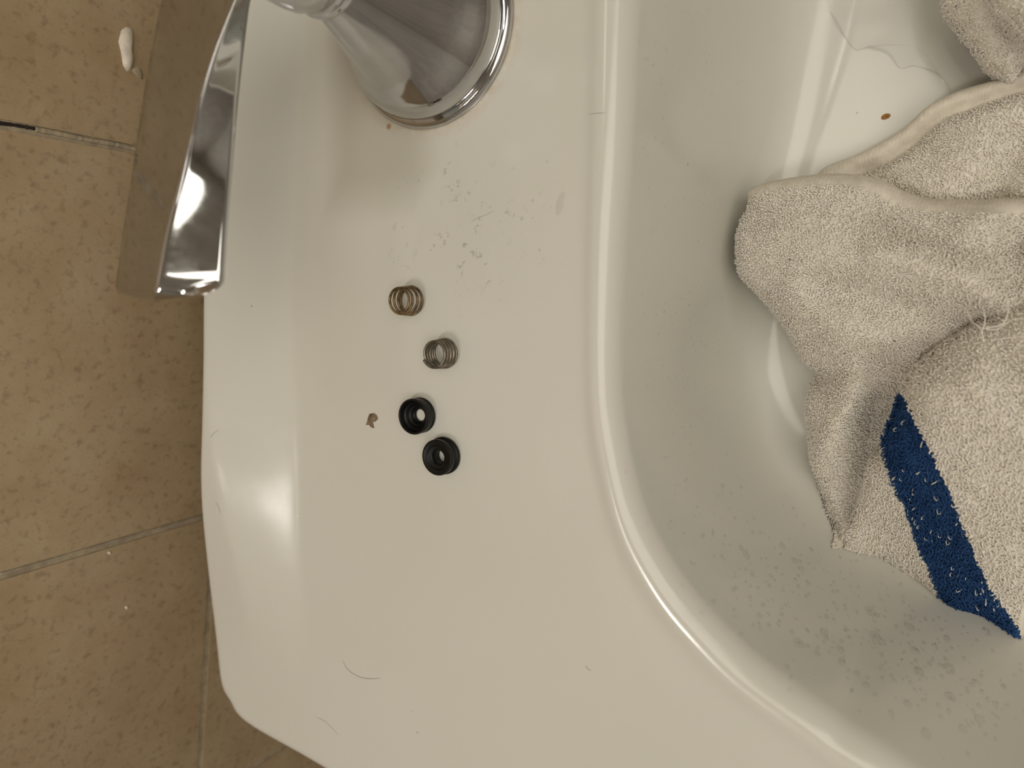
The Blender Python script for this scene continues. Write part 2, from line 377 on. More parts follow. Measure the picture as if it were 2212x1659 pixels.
# lever blade: sections (left edge, ridge, right edge) along its length
def lever():
    # (left edge, ridge, right edge) as (u, v), then the ridge height
    rows = [((640, -255), (690, -262), (720, -262), .0705), ((560, -235), (640, -240), (690, -240), .0705), ((470, -190), (590, -190), (640, -185), .0712), ((405, -110), (552, -108), (580, -105), .0725), ((372, -50), (530, -48), (552, -48), .0738),
        ((350, 0), (510, 0), (535, 0), .0750), ((329, 96), (469, 100), (522, 96), .078), ((311, 196), (436, 200), (511, 196), .081), ((296, 296), (411, 300), (502, 294), .084), ((282, 394), (387, 400), (494, 392), .087), ((266, 494), (360, 500), (486, 490), .0895),
        ((254, 580), (342, 592), (480, 578), .0912), ((249, 612), (336, 628), (478, 606), .0915), ((252, 625), (333, 640), (474, 618), .0911), ((262, 634), (331, 647), (462, 628), .0902), ((280, 641), (330, 650), (436, 637), .0886)]
    V = []
    for k, (a, b, c_, z) in enumerate(rows):
        thin = 1. if k < len(rows) - 4 else (1., .85, .6, .25)[k - len(rows) + 4]
        l = P(*a, z - .0062 * thin); m = P(*b, z); r = P(*c_, z - .0088 * thin); ring = []
        fl = .0011                                          # fillet of the ridge
        ul = (l - m) / np.linalg.norm(l - m); ur = (r - m) / np.linalg.norm(r - m); A_ = m + ul * fl * thin; B_ = m + ur * fl * 1.2 * thin
        nl = np.cross(ul, np.array([0, 1, 0])); nl = nl if nl[2] > 0 else -nl; nr = np.cross(ur, np.array([0, 1, 0])); nr = nr if nr[2] > 0 else -nr
        for t in np.linspace(0, 1, 10)[:-1]: ring.append(l * (1 - t) + A_ * t + nl * .0005 * math.sin(math.pi * t))
        for t in np.linspace(0, 1, 7): ring.append((1 - t) ** 2 * A_ + 2 * t * (1 - t) * m + t * t * B_)
        for t in np.linspace(0, 1, 13)[1:]: ring.append(B_ * (1 - t) + r * t + nr * .0001 * math.sin(math.pi * t))
        e1 = r + np.array([-.0004, 0, -.0012 * thin]); ring.append(e1)
        for t in np.linspace(0, 1, 9)[1:-1]: ring.append(r * (1 - t) + l * t + np.array([0, 0, -(.0020 + .0022 * math.sin(math.pi * t)) * thin]))
        ring.append(l + np.array([.0004, 0, -.0012 * thin]))
        V.append(ring)
    A = np.array(V); n = A.shape[1]
    A = catmull(A.reshape(len(rows), -1), 6).reshape(-1, n, 3); K = len(A)
    F = [tuple(f) for f in grid_faces(K, n)] + [tuple(range(n - 1, -1, -1)), tuple(range((K - 1) * n, K * n))]
    return mesh('lever', A.reshape(-1, 3), F, M_CHR, fau)
lev = lever()
bm = bmesh.new(); bm.from_mesh(lev.data); bmesh.ops.recalc_face_normals(bm, faces=bm.faces); bm.to_mesh(lev.data); bm.free()

# ------------------------------------------------------------------ springs
def spring(px_, r0, r1, h, turns, a0, mat, label, wire=.00047):
    c = P(*px_); t = np.linspace(0, 1, int(turns * 40))
    dead = .8 / turns                       # closed end coils lie flat
    zt = np.interp(t, [0, dead, 1 - dead, 1], [0, .0009, h - .0009 - 2 * wire, h - 2 * wire]) + wire
    a = a0 - t * turns * 2 * np.pi; r = (r0 + (r1 - r0) * t) - wire
    path = np.stack([c[0] + r * np.cos(a), c[1] + r * np.sin(a), zt + .0002], -1)
    e = empty('valve_spring', (c[0], c[1], 0), label, 'spring', 'small valve springs on the deck')
    tube('coil', path, wire, mat, e, n=10)
spring((893, 650), .00545, .00475, .0086, 3.9, math.radians(250), M_SPR1, 'rust-brown small coil spring standing on white deck, nearer the faucet')
spring((966, 763), .00535, .00480, .0084, 5.1, math.radians(214) + 5.1 * 2 * math.pi, M_SPR2, 'grey steel small coil spring standing between rusty spring and black rubber seats')

# ------------------------------------------------------------------ rubber seats
def smooth_prof(pr, n=3):
    out = [pr[0]]
    for i in range(1, len(pr) - 1):
        a, b, c_ = map(np.array, (pr[i - 1], pr[i], pr[i + 1])); k = min(.00018, .3 * np.linalg.norm(b - a), .3 * np.linalg.norm(c_ - b))
        p = b + (a - b) / (np.linalg.norm(a - b) + 1e-12) * k; q = b + (c_ - b) / (np.linalg.norm(c_ - b) + 1e-12) * k
        for t in (0, .5, 1): out.append(tuple((1 - t) ** 2 * p + 2 * t * (1 - t) * b + t * t * q))
    return out + [pr[-1]]
def seat(px_, prof, label):
    c = P(*px_); e = empty('rubber_seat', (c[0], c[1], 0), label, 'rubber seat', 'black rubber valve seats')
    pr = smooth_prof([(r / 1000, z / 1000 + .0002) for r, z in prof]); lathe('seat_ring', pr, (c[0], c[1], 0), M_RUBBER, e, 72)
seat((911, 896), [(2.15, 0), (6.15, 0), (6.35, .5), (6.35, 1.0), (5.95, 1.15), (5.95, 1.5), (6.3, 1.7), (6.35, 4.9), (6.15, 5.2), (5.75, 5.2), (5.5, 4.9), (4.9, 3.6), (4.3, 3.3), (3.7, 2.3), (3.2, 2.1), (2.6, 1.2), (2.15, .9), (2.15, 0)], 'black rubber cup seat with wide funnel opening, beside the brown flake')
seat((962, 983), [(2.4, 0), (6.3, 0), (6.6, .3), (6.6, 1.4), (6.2, 1.7), (5.6, 1.9), (5.6, 2.5), (6.1, 2.8), (6.25, 3.1), (6.3, 4.8), (6.1, 5.1), (5.6, 5.15), (5.0, 4.95), (4.4, 4.9), (4.1, 4.5), (2.9, 4.35), (2.5, 4.1), (2.4, 3.7), (2.4, 0)], 'black rubber seat with thick flat rim and small hole, farthest from the faucet')

# ------------------------------------------------------------------ small dirt things on the deck
def slab(name, pts, z, h, mat, parent=None, wob=.0):
    pts = np.array(pts); c_ = pts.mean(0); n = len(pts)
    V = [(*p, z) for p in pts] + [(*(c_ + (p - c_) * .88), z + h * random.uniform(.7, 1.2)) for p in pts] + [(*(c_ + (p - c_) * .45), z + h * random.uniform(.8, 1.5)) for p in pts] + [(*c_, z + h * 1.1)]
    F = []
    for k in range(n):
        j = (k + 1) % n; F += [(k, j, n + j, n + k), (n + k, n + j, 2 * n + j, 2 * n + k), (2 * n + k, 2 * n + j, 3 * n)]
    return mesh(name, V, F, mat, parent)
fl = [(794, 905), (798, 894), (808, 892), (815, 897), (817, 905), (811, 911), (806, 911), (809, 925), (803, 924), (797, 918), (790, 918), (793, 911)]
o = slab('dirt_flake', [P(*q)[:2] for q in fl], .00005, .00035, M_FLAKE); tag(o, 'small brown dirt flake lying on the deck beside the black seats', 'flake')
_h, _n = hit(1912, 252)
M_RUST, _N, _b = plain('orange_rust_crumb', (.30, .14, .03), .7, var=.3, scale=900)
o = slab('rust_crumb', [(_h.x + .0014 * math.cos(a) * (1.3 if math.cos(a) > 0 else 1), _h.y + .0011 * math.sin(a) + .0004 * math.cos(a)) for a in np.linspace(0, 6.28, 10)[:-1]], _h.z + .0001, .0004, M_RUST); tag(o, 'tiny orange-brown crumb on the basin floor behind the washcloth', 'crumb')
def hair(pts, label, r=.00006, z=.0002, name='hair', mat=None, cat='hair', group='stray hairs on the sink deck', parent=None):
    W = []
    for q in catmull(pts, 6):
        h_, n_ = hit(*q)
        if h_ is not None: W.append(np.array(h_) + np.array(n_) * z)
    o = tube(name, W, np.interp(np.linspace(0, 1, len(W)), [0, .2, .8, 1], [r * .3, r, r, r * .3]), mat or M_HAIR, n=5)
    return tag(o, label, cat, group)
hair([(740, 1424), (752, 1446), (775, 1461), (800, 1466), (824, 1464)], 'longest curved grey hair lying on the deck near its corner')
hair([(455, 946), (462, 936), (472, 928)], 'short grey hair on the back ledge at the tile wall, below the lever', r=.00005)
hair([(466, 1083), (473, 1095), (476, 1110)], 'short curved hair on the back ledge left of the white glare', r=.00005)
hair([(683, 1548), (705, 1560), (732, 1588)], 'faint thin hair on the deck by the bottom edge', r=.00004)
hair([(1265, 1437), (1270, 1444), (1277, 1449)], 'tiny dark hair on the deck below the basin curve', r=.00005)
hair([(1272, 272 - 25), (1288, 245), (1308, 244)], 'fine hair crossing the bright rim near the faucet', r=.00004)
hair([(1068, 454), (1050, 464), (1030, 472), (1018, 480)], 'fine dark hair in the grimy patch between faucet and springs', r=.00004)

# ------------------------------------------------------------------ raised off-white patch, its tan trail and small crumbs on the tiles
def W_(u, v, x=XW):
    d = RW @ pxv(u, v); s = x / d[0]; return np.array([x, d[1] * s, CAMH + d[2] * s])
def wall_blob(name, pts, h, mat, **k):
    Q = np.array([W_(*p) for p in pts]); c_ = Q.mean(0); n = len(Q)
    V = [q + (-.0002, 0, 0) for q in Q] + [c_ + (q - c_) * .8 + (h * random.uniform(.6, 1.1), 0, 0) for q in Q] + [c_ + (q - c_) * .4 + (h * random.uniform(.9, 1.4), 0, 0) for q in Q] + [c_ + (h * 1.2, 0, 0)]
    F = []
    for i in range(n):
        j = (i + 1) % n; F += [(i, j, n + j, n + i), (n + i, n + j, 2 * n + j, 2 * n + i), (2 * n + i, 2 * n + j, 3 * n)]
    return mesh(name, V, F, mat, **k)
o = wall_blob('pale_patch', [(262, 65), (272, 58), (284, 60), (286, 85), (284, 110), (288, 135), (283, 152), (274, 155), (266, 142), (262, 115), (256, 90)], .0012, M_OFFWHITE); tag(o, 'raised off-white patch on a tan tile left of the lever', 'smear')
o = wall_blob('pale_patch', [(284, 150), (296, 142), (304, 148), (306, 160), (309, 172), (300, 168), (291, 160)], .0004, M_GROUT); tag(o, 'thin tan trail at the foot of the off-white patch', 'smear')
def wall_bead(pts, r, mat, name, parent, n=60):
    Q = np.array([W_(*p, XW - .0004) for p in catmull(pts, 10)]); t = np.linspace(0, 1, n)
    s = np.linspace(0, 1, len(Q)); Q = np.stack([np.interp(t, s, Q[:, i]) for i in range(3)], -1)
    rad = r * (1 + .45 * np.array([noise.noise(Vector((i * .9, 3.1, r * 9e3))) for i in range(n)]))
    return tube(name, Q, rad, mat, parent, n=6)
wall_bead([(75, 279), (130, 289), (190, 302), (250, 312), (300, 324)], .0010, M_GROUT, 'grout_bead', wall)
wall_bead([(-10, 265), (30, 270), (75, 278)], .0006, M_DARK, 'joint_gap', wall)
wall_bead([(0, 1240), (110, 1209), (220, 1176), (330, 1144), (437, 1113)], .00055, M_GROUT, 'grout_bead', wall)
for k, (u, v) in enumerate([(236, 1194), (273, 1312)]):
    o = wall_blob('caulk_crumb', [(u + 4 * math.cos(a), v + 4 * math.sin(a)) for a in np.linspace(0, 6.28, 8)[:-1]], .0006, M_OFFWHITE)
    tag(o, ('tiny white caulk crumb just under the slanting tile joint', 'tiny white caulk crumb low on the tile beside the sink corner')[k], 'crumb')

# ------------------------------------------------------------------ washcloth
tow = empty('washcloth', (*P(1950, 760, -.095)[:2], -.095), 'crumpled cream terry washcloth with one blue stripe lying in the basin', 'towel')
def inpoly(P_, poly):
    x, y = P_[:, 0], P_[:, 1]; ins = np.zeros(len(P_), bool); n = len(poly)
    for i in range(n):
        x1, y1 = poly[i]; x2, y2 = poly[(i + 1) % n]
        c_ = ((y1 > y) != (y2 > y)) & (x < (x2 - x1) * (y - y1) / (y2 - y1 + 1e-15) + x1); ins ^= c_
    return ins
def pdist(P_, poly, closed=True):
    best = np.full(len(P_), 1e9); near = np.zeros_like(P_); n = len(poly)
    for i in range(n if closed else n - 1):
        a = poly[i]; b = poly[(i + 1) % n]; ab = b - a; t = np.clip(((P_ - a) @ ab) / (ab @ ab + 1e-18), 0, 1)
        q = a + t[:, None] * ab; d = np.hypot(*(P_ - q).T); m = d < best; best[m] = d[m]; near[m] = q[m]
    return best, near
def tps(C, z, reg=1e-4):
    n = len(C); d = np.hypot(C[:, None, 0] - C[None, :, 0], C[:, None, 1] - C[None, :, 1]) * 20
    K = d * d * np.log(d + 1e-9) + np.eye(n) * reg; Pm = np.c_[np.ones(n), C * 20]
    A = np.block([[K, Pm], [Pm.T, np.zeros((3, 3))]]); s = np.linalg.solve(A, np.r_[z, 0, 0, 0])
    def f(Q):
        d = np.hypot(Q[:, None, 0] - C[None, :, 0], Q[:, None, 1] - C[None, :, 1]) * 20
        return (d * d * np.log(d + 1e-9)) @ s[:n] + s[n] + Q * 20 @ s[n + 1:]
    return f
def tuft_mesh(name, pts, nrm, size, mat, lean, r=.00026, parent=None, seg=4):
    # every loop of pile is a bent little tube of 3 sides
    n = len(pts); nrm = nrm / np.linalg.norm(nrm, axis=1)[:, None]
    a = rng.normal(0, 1.0, (n, 3)) * .8 + lean; t1 = a - nrm * (a * nrm).sum(1)[:, None]; t1 /= np.linalg.norm(t1, axis=1)[:, None] + 1e-9
    t2 = np.cross(nrm, t1)
    sz = size * rng.uniform(.65, 1.35, n)[:, None]
    tilt = nrm * rng.uniform(.6, 1.1, n)[:, None] + t1 * rng.uniform(-.2, .8, n)[:, None]
    tw = t2 * rng.normal(0, .45, n)[:, None]
    prof = [(-.42, -.25), (-.38, .55), (.05, .95), (.42, .55), (.45, -.2)][:seg + 1]
    rings = []
    for k, (a_, b_) in enumerate(prof):
        c_ = pts + sz * (t1 * a_ + tilt * b_ + tw * (a_ + .4) * .8)
        for j in range(3):
            an = j * 2 * np.pi / 3 + .5
            rings.append(c_ + r * rng.uniform(.85, 1.15, n)[:, None] * (t2 * math.cos(an) + (nrm * (1 if k in (1, 2, 3) else .3) + t1 * (.0 if k == 2 else .7 * (-1 if k < 2 else 1))) * math.sin(an)))
    V = np.stack(rings, 1); m = V.shape[1]; F = []
    for k in range(len(prof) - 1):
        for j in range(3): F.append((k * 3 + j, k * 3 + (j + 1) % 3, (k + 1) * 3 + (j + 1) % 3, (k + 1) * 3 + j))
    F = (np.arange(n)[:, None, None] * m + np.array(F)[None]).reshape(-1, 4)
    o = mesh(name, V.reshape(-1, 3), F, mat, parent); o['kind'] = 'stuff'; return o
def layer(name, outline, heights, T, R, folds=None, step=.0008, hem=None, stripe=None, skirt=.03, tuft=.0011, pitch=.00095, tufts=True, lean=(0, 0, 0)):
    O = []
    for u_, v_, z_ in outline:            # no point of the cloth lies below the bowl
        q = P(u_, v_, z_); hh, _n2 = hit(u_, v_)
        if hh is not None and q[2] < hh.z + .0015: q = P(u_, v_, hh.z + .0015)
        O.append(q)
    O = np.array(O); poly = catmull(O[:, :2], 6, closed=True)
    Hc = np.array([P(*q) for q in heights]) if len(heights) else np.zeros((0, 3))
    C = np.concatenate([O, Hc]); f = tps(C[:, :2], C[:, 2])
    lo = poly.min(0) - step * 2; hi = poly.max(0) + step * 2
    nx, ny = (np.ceil((hi - lo) / step)).astype(int)
    gx, gy = np.meshgrid(lo[0] + np.arange(nx) * step, lo[1] + np.arange(ny) * step, indexing='ij')
    Q = np.stack([gx.ravel(), gy.ravel()], -1); ins = inpoly(Q, poly)
    d, near = pdist(Q, poly); d = np.where(ins, d, 0)
    def zf(Q, d):
        z = f(Q); k = np.clip(1 - d / R, 0, 1); z = z - T * (1 - np.sqrt(np.maximum(0, 1 - k * k)))
        if folds: z = z + folds(Q, d)
        return z
    idx = np.arange(nx * ny).reshape(nx, ny)
    a, b, c_, e = idx[:-1, :-1].ravel(), idx[1:, :-1].ravel(), idx[1:, 1:].ravel(), idx[:-1, 1:].ravel()
    keep = (ins[a] | ins[b] | ins[c_] | ins[e]); F = np.stack([a, b, c_, e], 1)[keep]
    used = np.zeros(nx * ny, bool); used[F.ravel()] = True
    Q2 = np.where((ins)[:, None], Q, near); z = np.zeros(len(Q2)); z[used] = zf(Q2[used], d[used])
    z[used] = np.maximum(z[used], floorz(Q2[used]) + .0010)
    V3 = np.c_[Q2, z]
    # skirt: boundary edges drop and tuck inwards
    masks = {}
    cen = (V3[F].mean(1))[:, :2]
    groups = {name: np.ones(len(F), bool)}
    if hem is not None:
        hp = catmull(np.array([P(*q)[:2] for q in hem[0]]), 6); hd, _ = pdist(cen, hp, closed=False); groups['hem'] = hd < hem[1]; groups[name] &= ~groups['hem']
    if stripe is not None:
        sp = np.array([P(*q)[:2] for q in stripe]); groups['blue_stripe'] = inpoly(cen, sp); groups[name] &= ~groups['blue_stripe']
    E = np.sort(np.concatenate([F[:, [0, 1]], F[:, [1, 2]], F[:, [2, 3]], F[:, [3, 0]]]), 1)
    Ev, cnt = np.unique(E, axis=0, return_counts=True); be = Ev[cnt == 1]; bv = np.unique(be)
    parts = {}
    for g, msk in groups.items():
        Fg = F[msk]
        if len(Fg) == 0: continue
        gv, inv = np.unique(Fg, return_inverse=True); Vg = V3[gv]; Fg2 = inv.reshape(-1, 4)
        inset = set(gv.tolist()); beg = be[[p[0] in inset and p[1] in inset for p in be]]
        if len(beg):
            bvs = np.unique(beg); mp = {v: i for i, v in enumerate(gv.tolist())}
            cc = poly.mean(0); dn = V3[bvs].copy(); dirn = cc - dn[:, :2]; dn[:, :2] += dirn / np.linalg.norm(dirn, axis=1)[:, None] * .0035
            dn[:, 2] = np.maximum(dn[:, 2] - skirt, np.minimum(floorz(dn[:, :2]) + .0007, dn[:, 2])); base = len(Vg); mq = {v: base + i for i, v in enumerate(bvs.tolist())}
            Vg = np.concatenate([Vg, dn]); Fs = np.array([(mp[a_], mp[b_], mq[b_], mq[a_]) for a_, b_ in beg.tolist()]); Fg2 = np.concatenate([Fg2, Fs])
        mat = {'blue_stripe': M_BLUE, 'hem': M_HEM}.get(g, M_SHEET)
        o = mesh(g, Vg, Fg2, mat, tow); parts[g] = o
    # pile
    if tufts:
        lo2, hi2 = poly.min(0), poly.max(0)
        u = np.arange(lo2[0], hi2[0], pitch); v = np.arange(lo2[1], hi2[1], pitch * .9)
        uu, vv = np.meshgrid(u, v); vv = vv + (np.arange(len(u)) % 2) * pitch * .45
        G = np.stack([uu.ravel(), vv.ravel()], -1) + rng.normal(0, pitch * .2, (uu.size, 2))
        # rim points
        nb = int(np.hypot(*np.diff(np.r_[poly, poly[:1]], axis=0).T).sum() / (pitch * .8))
        tb = np.linspace(0, len(poly), nb, endpoint=False); pc = np.r_[poly, poly[:1]]; B = np.stack([np.interp(tb, np.arange(len(pc)), pc[:, i]) for i in range(2)], -1)
        G = G[inpoly(G, poly)]
        if hem is not None:
            hd, _ = pdist(G, hp, closed=False); G = G[hd > hem[1] * .95]; hd, _ = pdist(B, hp, closed=False); B = B[hd > hem[1] * .95]
        dG, _ = pdist(G, poly); dB = np.zeros(len(B))
        nrows = 9
        A = [G]; Dz = [dG]; off = [np.zeros(len(G))]
        for k in range(nrows):
            A.append(B + rng.normal(0, .0002, B.shape)); Dz.append(dB); off.append(np.full(len(B), -k * .0010))
        A = np.concatenate(A); Dz = np.concatenate(Dz); off = np.concatenate(off)
        z = zf(A, Dz); e_ = .0006
        sx = zf(A + [e_, 0], np.maximum(Dz, .0002)) - zf(A - [e_, 0], np.maximum(Dz, .0002)); sy = zf(A + [0, e_], np.maximum(Dz, .0002)) - zf(A - [0, e_], np.maximum(Dz, .0002))
        nn = np.c_[-sx / (2 * e_), -sy / (2 * e_), np.ones(len(A))]
        # near the rim lean outward
        _, nr = pdist(A, poly); outw = nr - A; cenv = A - poly.mean(0); ov = cenv / (np.linalg.norm(cenv, axis=1)[:, None] + 1e-9)
        k = np.clip(1 - Dz / R, 0, 1)[:, None]; ow = np.where(Dz[:, None] > 1e-5, outw / (np.linalg.norm(outw, axis=1)[:, None] + 1e-9), ov)
        nn = nn / np.linalg.norm(nn, axis=1)[:, None]; nn = nn * (1 - .0 * k) + np.c_[ow * k * k * 1.2, np.zeros(len(A))]
        pts = np.c_[A, z + off]; fz = floorz(A); ok = pts[:, 2] > fz + .0003; z0 = np.maximum(z, fz + .0006)
        pts[:len(G), 2] = z0[:len(G)]; ok[:len(G)] = True
        vis = ((pts[:, 0] < .045)); pts, nn = pts[ok & vis], nn[ok & vis]
        if stripe is not None:
            mb = inpoly(pts[:, :2], sp)
            tuft_mesh('stripe_pile', pts[mb], nn[mb], tuft, M_BLUE, lean, parent=parts['blue_stripe'])
            # cream ground threads showing through the stripe
            mm = np.where(mb)[0]; mm = mm[rng.random(len(mm)) < .045]
            mm = mm[(pts[mm, 1] > pts[mb][:, 1].min() + .003)]
            tuft_mesh('ground_thread', pts[mm] + nn[mm] * .0004, nn[mm], tuft * 1.05, M_TERRY, (0.7, -2.0, 0), r=.00014, parent=parts['blue_stripe'])
            pts, nn = pts[~mb], nn[~mb]
        tuft_mesh('terry_pile', pts, nn, tuft, M_TERRY, lean, parent=parts[name])
    return parts, f
GX = np.arange(-.10, .20, .0015); GY = np.arange(-.15, .26, .0015); GZ = np.zeros((len(GX), len(GY)))
for i, gx_ in enumerate(GX):
    for j, gy_ in enumerate(GY):
        h_ = basin_bvh.ray_cast(Vector((gx_, gy_, .05)), Vector((0, 0, -1)))[0]; GZ[i, j] = h_.z if h_ is not None else -.1
def floorz(Q):                # real height of the bowl under a point
    u = np.clip((Q[:, 0] - GX[0]) / .0015, 0, len(GX) - 1.001); v = np.clip((Q[:, 1] - GY[0]) / .0015, 0, len(GY) - 1.001)
    i, j = u.astype(int), v.astype(int); a, b = u - i, v - j
    return GZ[i, j] * (1 - a) * (1 - b) + GZ[i + 1, j] * a * (1 - b) + GZ[i, j + 1] * (1 - a) * b + GZ[i + 1, j + 1] * a * b
def fold_fn(specs, amp_noise=.0006):
    # specs: pixel polyline at height z, depth (negative = crease), width
    L_ = [(catmull(np.array([P(*q)[:2] for q in pl]), 5), dz, wd) for pl, dz, wd in specs]
    def g(Q, d):
        o = np.zeros(len(Q))
        for pl, dz, wd in L_:
            dd, _ = pdist(Q, pl, closed=False); o += 1.6 * dz * np.exp(-(dd / wd) ** 2)
        return o + amp_noise * (np.sin(Q[:, 0] * 260 + Q[:, 1] * 90) * np.sin(Q[:, 1] * 210 - Q[:, 0] * 60))
    return g
# back fold with a flat hem, lying on the bowl floor
layer('cloth_fold', [(1766, 372, -.092), (1858, 326, -.091), (1937, 282, -.090), (1973, 252, -.089), (2002, 226, -.088), (2061, 194, -.087), (2120, 175, -.087), (2179, 160, -.086), (2240, 130, -.086), (2420, 110, -.086), (2420, 500, -.080), (2212, 520, -.082), (1960, 500, -.086), (1800, 470, -.090)],
      [(2100, 330, -.077), (2000, 380, -.080), (2180, 300, -.076)], .004, .005,
      folds=fold_fn([([(1858, 368, -.088), (1914, 345, -.088), (1967, 309, -.087), (2031, 255, -.086), (2149, 212, -.084), (2250, 180, -.084)], -.0035, .0028),
                     ([(1940, 330, -.088), (2000, 290, -.088)], -.001, .004), ([(2140, 430, -.08), (2212, 300, -.08)], -.004, .006)]),
      hem=([(1760, 380, -.09), (1858, 345, -.09), (1914, 320, -.09), (1967, 285, -.09), (2020, 235, -.088), (2110, 196, -.087), (2200, 165, -.086), (2400, 140, -.086)], .0052), tuft=.0009, skirt=.02)
layer('cloth_fold', [(2037, -60, -.080), (2045, 0, -.079), (2061, 24, -.078), (2090, 59, -.077), (2120, 97, -.077), (2138, 124, -.077), (2164, 144, -.077), (2187, 158, -.077), (2203, 139, -.076), (2225, 128, -.076), (2420, 120, -.075), (2420, -250, -.075), (2037, -250, -.078)],
      [(2150, 30, -.073), (2300, -80, -.070)], .007, .006, folds=fold_fn([([(2150, 60, -.075), (2190, 110, -.075)], -.0015, .004)]), tuft=.0009, skirt=.02)
layer('cloth_fold', [(2155, -40, -.060), (2162, 0, -.060), (2194, 29, -.060), (2214, 53, -.060), (2300, 90, -.060), (2450, 90, -.060), (2450, -250, -.058), (2155, -250, -.058)],
      [(2300, -60, -.056)], .006, .006, tuft=.001, skirt=.02)
# large middle fold
layer('cloth_fold', [(1604, 428, -.068), (1606, 405, -.067), (1640, 388, -.064), (1700, 374, -.062), (1780, 366, -.062), (1850, 367, -.063), (1900, 378, -.064), (1950, 402, -.066), (2000, 418, -.067), (2060, 422, -.067), (2130, 422, -.066), (2212, 418, -.065), (2460, 420, -.062),
       (2460, 1000, -.060), (2212, 1100, -.070), (2000, 1150, -.083), (1815, 1186, -.094), (1800, 1150, -.092), (1775, 1090, -.089), (1752, 1020, -.086), (1738, 940, -.082), (1734, 880, -.079), (1742, 840, -.077), (1756, 812, -.077), (1725, 778, -.075), (1697, 722, -.073), (1660, 672, -.071), (1612, 618, -.069), (1586, 590, -.067), (1580, 550, -.066), (1582, 500, -.066), (1596, 460, -.067)],
      [(1700, 520, -.054), (1850, 560, -.052), (1990, 580, -.050), (1750, 660, -.056), (1900, 700, -.056), (2000, 480, -.059), (2130, 480, -.057), (2130, 700, -.055), (1830, 820, -.062), (1800, 950, -.072), (1880, 900, -.072), (1820, 1080, -.083), (1690, 440, -.059)], .011, .007,
      folds=fold_fn([([(1760, 815, -.07), (1840, 790, -.06), (1920, 770, -.06), (1990, 750, -.06)], -.0035, .0055),
                     ([(1780, 620, -.058), (1900, 650, -.058), (2020, 690, -.058), (2100, 700, -.058)], -.0045, .0065), ([(1900, 540, -.05), (2040, 560, -.05), (2130, 620, -.05), (2190, 690, -.05)], .0025, .006),
                     ([(1900, 450, -.06), (1980, 500, -.058), (2080, 540, -.056), (2212, 520, -.055)], -.004, .006), ([(2212, 480, -.055), (2195, 600, -.055)], -.004, .006),
                     ([(1900, 800, -.07), (1880, 950, -.075), (1840, 1100, -.085)], -.004, .006), ([(1760, 1000, -.085), (1800, 930, -.078), (1860, 840, -.07)], .002, .005)]),
      hem=([(1590, 445, -.066), (1610, 405, -.065), (1700, 385, -.062), (1780, 378, -.061), (1850, 380, -.062), (1900, 394, -.064), (1950, 418, -.066), (2000, 434, -.067), (2060, 440, -.067), (2130, 440, -.066), (2212, 436, -.065), (2450, 438, -.062)], .0040), tuft=.00105, pitch=.0009, lean=(.7, .3, 0))
# front corner with the blue stripe
stripe_px = [(1945, 855, -.046), (1925, 905, -.047), (1900, 968, -.049), (1928, 1040, -.055), (1962, 1120, -.062), (1990, 1200, -.070), (2022, 1270, -.078), (2044, 1330, -.083), (2100, 1345, -.084), (2180, 1400, -.084), (2222, 1395, -.08), (2205, 1365, -.079), (2142, 1275, -.070), (2100, 1180, -.061), (2060, 1080, -.053), (2025, 1000, -.048), (1985, 920, -.046), (1962, 872, -.045)]
layer('cloth_fold', [(2460, 600, -.046), (2300, 640, -.046), (2212, 668, -.046), (2150, 696, -.046), (2100, 716, -.047), (2052, 742, -.048), (2005, 778, -.048), (1968, 812, -.048), (1950, 850, -.049), (1934, 900, -.050), (1912, 950, -.052), (1906, 985, -.056), (1880, 1010, -.060), (1866, 1060, -.068), (1842, 1120, -.080), (1816, 1172, -.090), (1850, 1196, -.0915), (1900, 1206, -.091), (1950, 1236, -.090), (1990, 1262, -.089), (2030, 1296, -.087), (2062, 1318, -.086), (2120, 1334, -.085), (2165, 1362, -.085), (2198, 1382, -.085), (2212, 1380, -.084), (2240, 1340, -.080), (2460, 1380, -.075)],
      [(2100, 820, -.036), (2050, 950, -.040), (2180, 1000, -.042), (2150, 1150, -.052), (1960, 1010, -.049), (1950, 1120, -.066), (2010, 1200, -.070), (2180, 1280, -.068), (2400, 900, -.036), (1990, 850, -.040)], .005, .005,
      folds=fold_fn([([(2140, 690, -.04), (2180, 800, -.038), (2210, 900, -.036)], -.0012, .004)]), stripe=stripe_px, tuft=.00115, pitch=.00098, skirt=.018, lean=(.5, -.8, 0))
def thread(pts, r=.00016, par=tow, mat=M_TERRY):
    Q = catmull(np.array([P(*q) for q in pts]), 8); tube('loose_thread', Q, np.linspace(r * 1.2, r * .5, len(Q)), mat, par, n=5)
thread([(2125, 740, -.036), (2118, 710, -.036), (2100, 695, -.037), (2088, 672, -.038)])
thread([(2120, 720, -.036), (2128, 690, -.035), (2122, 665, -.036), (2112, 658, -.037)])
thread([(2130, 708, -.036), (2165, 700, -.035), (2178, 672, -.036), (2174, 640, -.038), (2160, 618, -.040)], .0002)
thread([(2140, 735, -.035), (2180, 730, -.034), (2230, 726, -.034)])
thread([(2110, 705, -.037), (2150, 712, -.036), (2190, 690, -.037), (2230, 690, -.037)])
thread([(1900, 1206, -.0895), (1865, 1196, -.0895), (1845, 1180, -.090), (1808, 1182, -.0915)])
thread([(1997, 1262, -.0885), (1999, 1285, -.0905), (1990, 1305, -.0915), (1980, 1316, -.0925)])
thread([(2062, 1092, -.047), (2100, 1100, -.047), (2128, 1122, -.048)], .00012)

